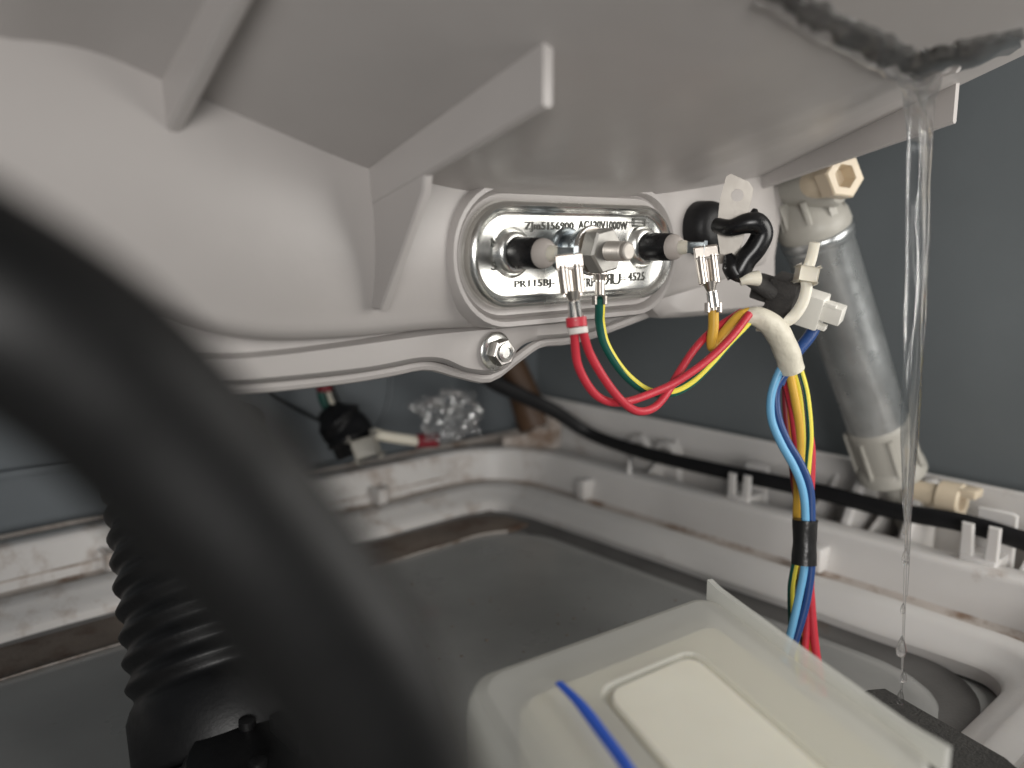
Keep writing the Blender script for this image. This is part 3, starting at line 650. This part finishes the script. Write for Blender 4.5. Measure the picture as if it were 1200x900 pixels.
obj(tube([at(875, 325, 0.281), at(890, 334, 0.283), at(905, 343, 0.285)], [(0, 0.0022), (1, 0.0030)], 16, 12), 'lead', 'foam', fb)
tie = thing('cable_tie', at(944, 322, 0.279), 'milky nylon cable tie cinched round the foam block with its tail sticking up', 'cable tie')
obj(tube([at(955, 284, 0.276), at(951, 302, 0.278), at(945, 322, 0.279), at(945, 340, 0.279), at(938, 360, 0.279), at(924, 376, 0.279), at(905, 385, 0.281), at(888, 384, 0.284)], 0.0019, 60, 10, flat=0.4, side=Vector((1, 0.0, 0.3))), 'strap', 'tie', tie, 40)
obj(box(at(945, 322, 0.278), Vector((1, 0, -0.15)), Vector((0.15, 0, 1)), FW, 0.0062, 0.0048, 0.0046, 0.0008), 'head', 'tie', tie, 30)

# ============================================================ temperature sensor beside the heater
ts = thing('temperature_sensor', at(850, 280, 0.30), 'black rubber capped temperature sensor held by a holed steel bracket right of the heater', 'sensor')
cs = onU(829, 268, UF+0.004)
obj(lathe(cs-U*0.006, U, [(0, 0.0100), (0.0075, 0.0098), (0.0105, 0.0088), (0.0120, 0.0062), (0.0124, 0.001)], 30, 1.12), 'rubber_cap', 'black', ts, 60)
ebx = Vector((1, -0.3, 0)).normalized(); ebn = ebx.cross(Z)
def bpt(px, py): return at(px, py, 0.281)
bo = bpt(864, 235)
outl = [(848, 298), (843, 270), (845, 235), (851, 207), (856, 204), (876, 214), (881, 222), (877, 250), (872, 285), (862, 300)]
pts2 = [((bpt(a, b)-bo).x/ebx.x, (bpt(a, b)-bo).z) for a, b in outl]
# bracket with hole: bridge outline to circle
def holed(o, ax, ay, an, pts, hc2, hr_, t):
    P = []
    for i in range(len(pts)):
        a = Vector(pts[i]); b = Vector(pts[(i+1) % len(pts)])
        for k in range(4): P.append(a.lerp(b, k/4))
    h = Vector(hc2); inner = [h + (p-h).normalized()*hr_ for p in P]
    R3 = lambda L, z: [o + ax*p.x + ay*p.y + an*z for p in L]
    return loft([R3(inner, 0), R3(P, 0), R3(P, t), R3(inner, t), R3(inner, 0)], True, False)
hcx = ((bpt(864, 229)-bo).x/ebx.x, (bpt(864, 229)-bo).z)
obj(holed(bo, ebx, Z, ebn, pts2, hcx, 0.0020, 0.0010), 'holed_bracket', 'bracket', ts, 30)
obj(box(at(856, 286, 0.284), ebx, Z, ebn, 0.0070, 0.0130, 0.0010, 0.0003), 'bracket_leg', 'bracket', ts, 30)
obj(tube([at(840, 264, 0.284), at(856, 267, 0.279), at(874, 262, 0.277), at(887, 262, 0.277), at(893, 274, 0.278), at(885, 291, 0.279), at(874, 304, 0.280), at(866, 318, 0.281), at(863, 324, 0.282)], [(0, 0.0026), (0.2, 0.0028), (0.4, 0.0036), (0.6, 0.0036), (0.8, 0.0036), (1, 0.0040)], 50, 18), 'rubber_boot', 'sleeve', ts, 60)
obj(tube([at(883, 262, 0.277), at(884, 250, 0.277), at(885, 245, 0.277)], [(0, 0.0028), (0.6, 0.0018), (1, 0.0008)], 12, 14), 'boot_tab', 'sleeve', ts, 60)
obj(tube([at(853, 298, 0.281), at(858, 312, 0.281), at(864, 322, 0.281)], [(0, 0.0014), (0.5, 0.0034), (1, 0.0036)], 14, 14), 'boot_tab', 'sleeve', ts, 60)
obj(tube([at(867, 330, 0.279), at(876, 327, 0.279), at(888, 326, 0.280)], [(0, 0.0014), (0.4, 0.0020), (1, 0.0026)], 14, 12), 'cream_sleeve', 'tie', ts, 60)

# ============================================================ shock absorber
sa = thing('shock_absorber', at(1050, 590, 0.40), 'grey metal shock absorber leaning between the tub lug and the tray', 'shock absorber')
a0 = at(941, 225, 0.355); a1 = at(1048, 560, 0.402)
ax = (a1-a0); LL = ax.length; ax.normalize()
obj(lathe(a0+ax*0.022, ax, [(0, 0.0142), (0.001, 0.0149), (0.0025, 0.0142), (0.05, 0.0140), (LL-0.042, 0.0128), (LL-0.040, 0.0124)], 40), 'cylinder', 'galv', sa, 50)
obj(lathe(a0+ax*0.0175, ax, [(0, 0.0140), (0.001, 0.0152), (0.0030, 0.0154), (0.0045, 0.0146)], 40), 'crimp_ring', 'galv', sa, 50)
cap = obj(lathe(a0, ax, [(-0.002, 0.0070), (0.004, 0.0110), (0.010, 0.0135), (0.012, 0.0150), (0.0165, 0.0154), (0.0185, 0.0145)], 40), 'top_cap', 'grey_pl', sa, 50)
for k in range(8):
    an = 6.2832*k/8; aa, bb = basis(ax); rd = aa*math.cos(an)+bb*math.sin(an)
    obj(box(a0+ax*0.007+rd*0.0110, rd, ax, ax.cross(rd), 0.006, 0.013, 0.0025, 0.0006), 'cap_rib', 'grey_pl', cap)
obj(lathe(at(941, 216, 0.350)-U*0.016, U, [(0, 0.0085), (0.002, 0.0095), (0.030, 0.0095), (0.032, 0.0080)], 30), 'eye', 'grey_pl', sa, 50)
cup = obj(lathe(a1-ax*0.030, ax, [(-0.002, 0.0127), (0, 0.0137), (0.002, 0.0139), (0.020, 0.0134), (0.022, 0.0150), (0.0265, 0.0155), (0.028, 0.0138), (0.0285, 0.007)], 40), 'lower_cup', 'grey_pl', sa, 40)
for k in range(7):
    an = 6.2832*k/7+0.3; aa, bb = basis(ax); rd = aa*math.cos(an)+bb*math.sin(an)
    obj(box(a1-ax*0.018+rd*0.0133, rd, ax, ax.cross(rd), 0.0035, 0.020, 0.0020, 0.0005), 'cup_rib', 'grey_pl', cup)
obj(lathe(a1-ax*0.004, ax, [(0, 0.0062), (0.03, 0.0058)], 24), 'rod', 'grey_pl', sa, 50)
pn = thing('pivot_pin', at(985, 210, 0.335), 'cream nylon hexagonal pivot pin end at the top of the shock absorber', 'pin')
pa = (at(1012, 205, 0.322)-at(955, 218, 0.350)).normalized(); pbs = at(958, 214, 0.341)
obj(lathe(pbs, pa, [(-0.004, 0.0070), (0.008, 0.0068), (0.0090, 0.0060)], 28), 'pin_shaft', 'cream', pn)
b1, b2 = basis(pa)
hh = [(0.0082*math.cos(R(60*k+25)), 0.0082*math.sin(R(60*k+25))) for k in range(6)]
rA = [pbs+pa*0.0090+b1*x+b2*y for x, y in hh]; rB = [pbs+pa*0.0098+b1*x*1.06+b2*y*1.06 for x, y in hh]; rC = [pbs+pa*0.0165+b1*x*1.06+b2*y*1.06 for x, y in hh]; rD = [pbs+pa*0.0172+b1*x*0.98+b2*y*0.98 for x, y in hh]; rE = [pbs+pa*0.0170+b1*x*0.6+b2*y*0.6 for x, y in hh]; rF = [pbs+pa*0.0110+b1*x*0.5+b2*y*0.5 for x, y in hh]
obj(loft([rA, rB, rC, rD, rE, rF]), 'hex_end', 'cream', pn, 20)

# ============================================================ black flat cable along the tray
cb = [at(548, 415, 0.49), at(575, 445, 0.50), at(610, 463, 0.51), at(650, 482, 0.52)] + [onV(a, b, 0.3790) for a, b in ((695, 510), (760, 532), (850, 553), (950, 574), (1050, 599), (1125, 612), (1200, 634), (1300, 668))]
o = obj(tube(cb, [(0, 0.0050), (0.25, 0.0040), (0.5, 0.0040), (0.8, 0.0041), (1, 0.0043)], 120, 14, flat=0.42, side=Z), 'flat_cable', 'black', None, 60)
tag(o, 'flat black cable running through the clips along the right trough of the tray', 'cable')
# bits in the far corner
o = obj(tube([at(585, 395, 0.56), at(605, 440, 0.56), at(628, 500, 0.56)], [(0, 0.008), (1, 0.0115)], 12, 20), 'brown_tube', 'brown'); tag(o, 'dark brown tube standing in the far cabinet corner behind the black cable', 'tube')
fp = thing('corner_post', UVZ(-0.405, 0.375, 0.10), 'small dirty white post moulded on the far corner of the tray', 'post')
pq = onV(648, 500, 0.378)
obj(box(at(648, 500, 0.555), U, V, Z, 0.006, 0.010, 0.028, 0.001), 'post', 'tray_dirty', fp)
obj(prism(at(625, 516, 0.55), Vector((1, 0, 0)), Z, Vector((0, 1, 0)), [(-0.020, -0.004), (0.012, -0.006), (0.013, 0.006), (0.004, 0.009), (-0.004, 0.004), (-0.020, 0.002)], 0.006, 0.001), 'foot', 'tray_dirty', fp)
# black connector block with leads at left
cbk = thing('black_connector', at(405, 505, 0.47), 'black taped connector with red sleeved leads hanging behind the tub at left', 'connector')
obj(tube([at(384, 478, 0.47), at(395, 492, 0.47), at(410, 512, 0.47), at(418, 532, 0.47)], [(0, 0.006), (0.3, 0.0125), (0.7, 0.0135), (1, 0.010)], 24, 16, wob=0.25), 'taped_body', 'black', cbk, 60)
obj(box(at(429, 524, 0.462), Vector((1, 0, 0.3)), Vector((-.3, 0, 1)), FW, 0.012, 0.011, 0.010, 0.0032), 'grey_socket', 'grey_pl', cbk)
obj(tube([at(379, 432, 0.455), at(380, 458, 0.457)], 0.0042, 8, 14), 'red_sleeve', 'dred', cbk)
obj(tube([at(376, 450, 0.47), at(379, 468, 0.47), at(388, 484, 0.47)], 0.0028, 16, 10), 'green_lead', 'green', cbk)
obj(tube([at(382, 450, 0.468), at(388, 470, 0.466), at(397, 486, 0.466)], 0.0014, 16, 10), 'white_lead', 'tie', cbk)
obj(tube([at(385, 450, 0.47), at(394, 470, 0.47), at(402, 486, 0.47)], 0.0020, 16, 10), 'black_lead', 'dkwire', cbk)
obj(tube([at(436, 507, 0.47), at(455, 512, 0.47), at(490, 517, 0.475)], 0.0030, 16, 12), 'cream_lead', 'tie', cbk)
obj(tube([at(488, 517, 0.475), at(512, 516, 0.48)], 0.0040, 10, 12), 'dark_red_sleeve', 'dred', cbk)
o = obj(tube([at(300, 450, 0.48), at(330, 470, 0.48), at(380, 496, 0.475)], 0.0010, 20, 8), 'thin_wire', 'dkwire'); tag(o, 'thin black wire running down to the taped connector from the left', 'wire')
# crumpled clear bag
def film():
    m, t, b = new_mat('thin_clear_film'); N = t.nodes; L = t.links
    g = N.new('ShaderNodeBsdfGlossy'); g.inputs[0].default_value = (1, 1, 1, 1); g.inputs['Roughness'].default_value = 0.12
    d = N.new('ShaderNodeBsdfDiffuse'); d.inputs[0].default_value = (0.6, 0.6, 0.6, 1)
    tp = N.new('ShaderNodeBsdfTransparent'); lw = N.new('ShaderNodeLayerWeight'); lw.inputs[0].default_value = 0.35
    a = N.new('ShaderNodeMixShader'); a.inputs[0].default_value = 0.05; c = N.new('ShaderNodeMixShader')
    mr = N.new('ShaderNodeMapRange'); mr.inputs[3].default_value = 0.07; mr.inputs[4].default_value = 0.55
    L.new(lw.outputs['Fresnel'], mr.inputs[0]); L.new(mr.outputs[0], c.inputs[0])
    L.new(tp.outputs[0], a.inputs[1]); L.new(d.outputs[0], a.inputs[2]); L.new(a.outputs[0], c.inputs[1]); L.new(g.outputs[0], c.inputs[2])
    L.new(c.outputs[0], N['Material Output'].inputs[0]); return m
def crumple(c, rx, ry, rz, n, m):
    vs, fs = [], []
    for i in range(n+1):
        th = math.pi*i/n
        for j in range(m):
            ph = 6.2832*j/m; d = Vector((math.sin(th)*math.cos(ph), math.sin(th)*math.sin(ph), math.cos(th)))
            k = 0.95 + 0.5*noise.noise(d*1.6+Vector((3, 1, 0))) + 0.45*abs(noise.noise(d*3.1)) - 0.20*abs(noise.noise(d*6+Vector((1, 2, 3))))
            vs.append(c + Vector((d.x*rx, d.y*ry, d.z*rz))*k)
    for i in range(n):
        for j in range(m): q = (j+1) % m; fs.append([i*m+j, i*m+q, (i+1)*m+q, (i+1)*m+j])
    return vs, fs
M['bag'] = film()
o = obj(crumple(at(526, 488, 0.475), 0.018, 0.012, 0.0125, 60, 84), 'plastic_bag', 'bag', None, 22); tag(o, 'crumpled clear plastic bag lying on the dirty rear rim of the tray', 'bag')

# ============================================================ hoses at left
o = obj(tube([at(-430, 165, 0.050), at(-200, 250, 0.0515), at(-10, 352, 0.0535), at(112, 434, 0.0565), at(205, 524, 0.0595), at(322, 662, 0.063), at(416, 795, 0.067), at(468, 920, 0.070), at(500, 1080, 0.072)], 0.0066, 110, 40), 'drain_hose', 'hose', None, 60)
tag(o, 'thick smooth black hose crossing the left foreground, out of focus', 'hose')
bl = thing('corrugated_boot', at(250, 850, 0.27), 'black corrugated rubber boot rising from the pump housing at left', 'rubber boot')
q0 = at(214, 505, 0.315); q1 = at(292, 880, 0.275); axb = (q1-q0); Lb = axb.length; axb.normalize()
prof = [(0, 0.026)]; nb = 11
for k in range(nb):
    d0 = Lb*(0.02+0.80*k/nb); dl = Lb*0.80/nb; rr = lerp(0.0285, 0.0320, k/nb)
    for s in range(8):
        prof.append((d0+dl*s/8, rr + 0.0011*math.cos(6.2832*s/8)))
prof += [(Lb*0.84, 0.034), (Lb*0.97, 0.0345), (Lb, 0.033)]
obj(lathe(q0, axb, prof, 48), 'bellows', 'bellows', bl, 70)
pm = thing('drain_pump', at(330, 930, 0.25), 'black plastic drain pump housing under the corrugated boot, mostly in shade', 'pump')
pcn = q1 + axb*0.004
obj(lathe(pcn-axb*0.004, axb, [(0, 0.036), (0.002, 0.0375), (0.010, 0.0375), (0.012, 0.034)], 44), 'collar', 'bellows', pm, 40)
pc2 = at(360, 905, 0.245)
obj(lathe(pc2+Z*0.012, -Z, [(0, 0.020), (0.003, 0.032), (0.010, 0.036), (0.045, 0.038), (0.06, 0.038)], 44), 'pump_body', 'bellows', pm, 40)
obj(box(pc2+Z*0.014+V*0.008, U, V, Z, 0.018, 0.030, 0.006, 0.0015), 'raised_block', 'bellows', pm)
for k in range(5):
    p = pc2+Z*0.0128+U*(0.018*math.cos(k*1.26))+V*(0.018*math.sin(k*1.26))-Z*0.002
    s_ = obj(lathe(p, Z, [(0, 0.0025), (0.0035, 0.0024), (0.004, 0.0015)], 14), 'housing_screw', 'bellows', pm)
# shallow disc pressed in pan floor at left and one at right
for px, py, r in ((40, 960, 0.055), (925, 790, 0.030)):
    c = onZ(px, py, ZF)
    if r > 0.05: c = c
    o = obj(lathe(c-Z*0.0005, Z, [(0, r), (0.0025, r-0.003), (0.0032, r-0.006), (0.0028, 0.002)], 60), 'pressed_disc', 'floor'); o['kind'] = 'structure'
# felt pad at lower right
fa = [onZ(a, b, 0.093) for a, b in ((1012, 822), (1036, 820), (1180, 905), (1240, 960), (1150, 990), (1075, 900))]
o = obj(prism(Vector((0, 0, 0.0915)), Vector((1, 0, 0)), Vector((0, 1, 0)), Z, [(p.x, p.y) for p in fa], 0.006, 0.001), 'felt_pad', 'felt'); tag(o, 'dark grey felt strip lying beside the milky cover at bottom right', 'felt strip')

# ============================================================ translucent cover in the foreground
cv = thing('translucent_cover', at(800, 860, 0.20), 'milky translucent plastic cover with a cream board inside and a blue strip', 'cover')
ZC = 0.140
A = onZ(538, 792, ZC); B = onZ(828, 690, ZC); Cc = onZ(1112, 893, ZC); D = A + (Cc-B)*1.05
pl4 = [A, B, Cc, D]
def quadpt(s, t, z=0): # s along A->B, t along B->C direction
    return (A.lerp(B, s)).lerp(D.lerp(Cc, s), t) + Z*z
def rq(m0, m1, n0, n1, r, z, k=6):
    out = []
    for cx, cy, a0_ in ((m1-r, n1-r, 0), (m0+r, n1-r, 90), (m0+r, n0+r, 180), (m1-r, n0+r, 270)):
        for i in range(k+1):
            a = R(a0_+90*i/k); out.append(quadpt(cx+r*math.cos(a), cy+r*math.sin(a), z))
    return out
obj(loft([rq(0.02, 0.985, 0.01, 1.0, 0.08, -0.045), rq(0.0, 1.0, 0, 1.0, 0.085, -0.008), rq(0.004, 0.998, 0.004, 1.0, 0.085, -0.004), rq(0.02, 0.985, 0.02, 0.99, 0.08, -0.001), rq(0.05, 0.97, 0.05, 0.98, 0.08, 0.0),
          rq(0.33, 0.72, 0.27, 0.96, 0.06, 0.0004), rq(0.335, 0.715, 0.275, 0.955, 0.06, -0.0010)], True, True), 'shell', 'milky', cv, 9)
# upstanding lip along the right edge, peaking at the far corner
lipr = []
for i in range(17):
    t = i/16; h = interp([(0, 0.0030), (0.05, 0.0022), (0.5, 0.0013), (0.93, 0.0010), (0.96, 0.0032), (1, 0.0022)], t)
    p = quadpt(0.997, t*0.985+0.005)
    q = p + (B-A).normalized()*0.0022
    lipr.append([p - Z*0.003, p + Z*h, q + Z*h*0.9, q - Z*0.004])
obj(loft(lipr), 'edge_lip', 'milky', cv, 30)
obj(loft([rq(0.355, 0.695, 0.295, 0.94, 0.055, -0.0012), rq(0.355, 0.695, 0.295, 0.94, 0.055, 0.0000), rq(0.360, 0.690, 0.300, 0.935, 0.05, 0.0003)]), 'cream_board', 'panel', cv, 9)
obj(loft([rq(0.13, 0.93, 0.13, 0.97, 0.05, -0.030), rq(0.13, 0.93, 0.13, 0.97, 0.05, -0.0050), rq(0.15, 0.91, 0.15, 0.96, 0.05, -0.0030)]), 'inner_block', 'panel', cv, 9)
bs = [onZ(a, b, ZC+0.0024) for a, b in ((655, 800), (680, 825), (705, 858), (732, 895), (765, 950))]
obj(tube(bs, [(0, 0.0010), (0.3, 0.0014), (1, 0.0014)], 24, 8, flat=0.4, side=Vector((1, 0, 0))), 'blue_strip', 'blue_mark', cv)
print('objects', len(bpy.data.objects), 'tris', sum(len(o.data.polygons) for o in bpy.data.objects if o.type == 'MESH'))
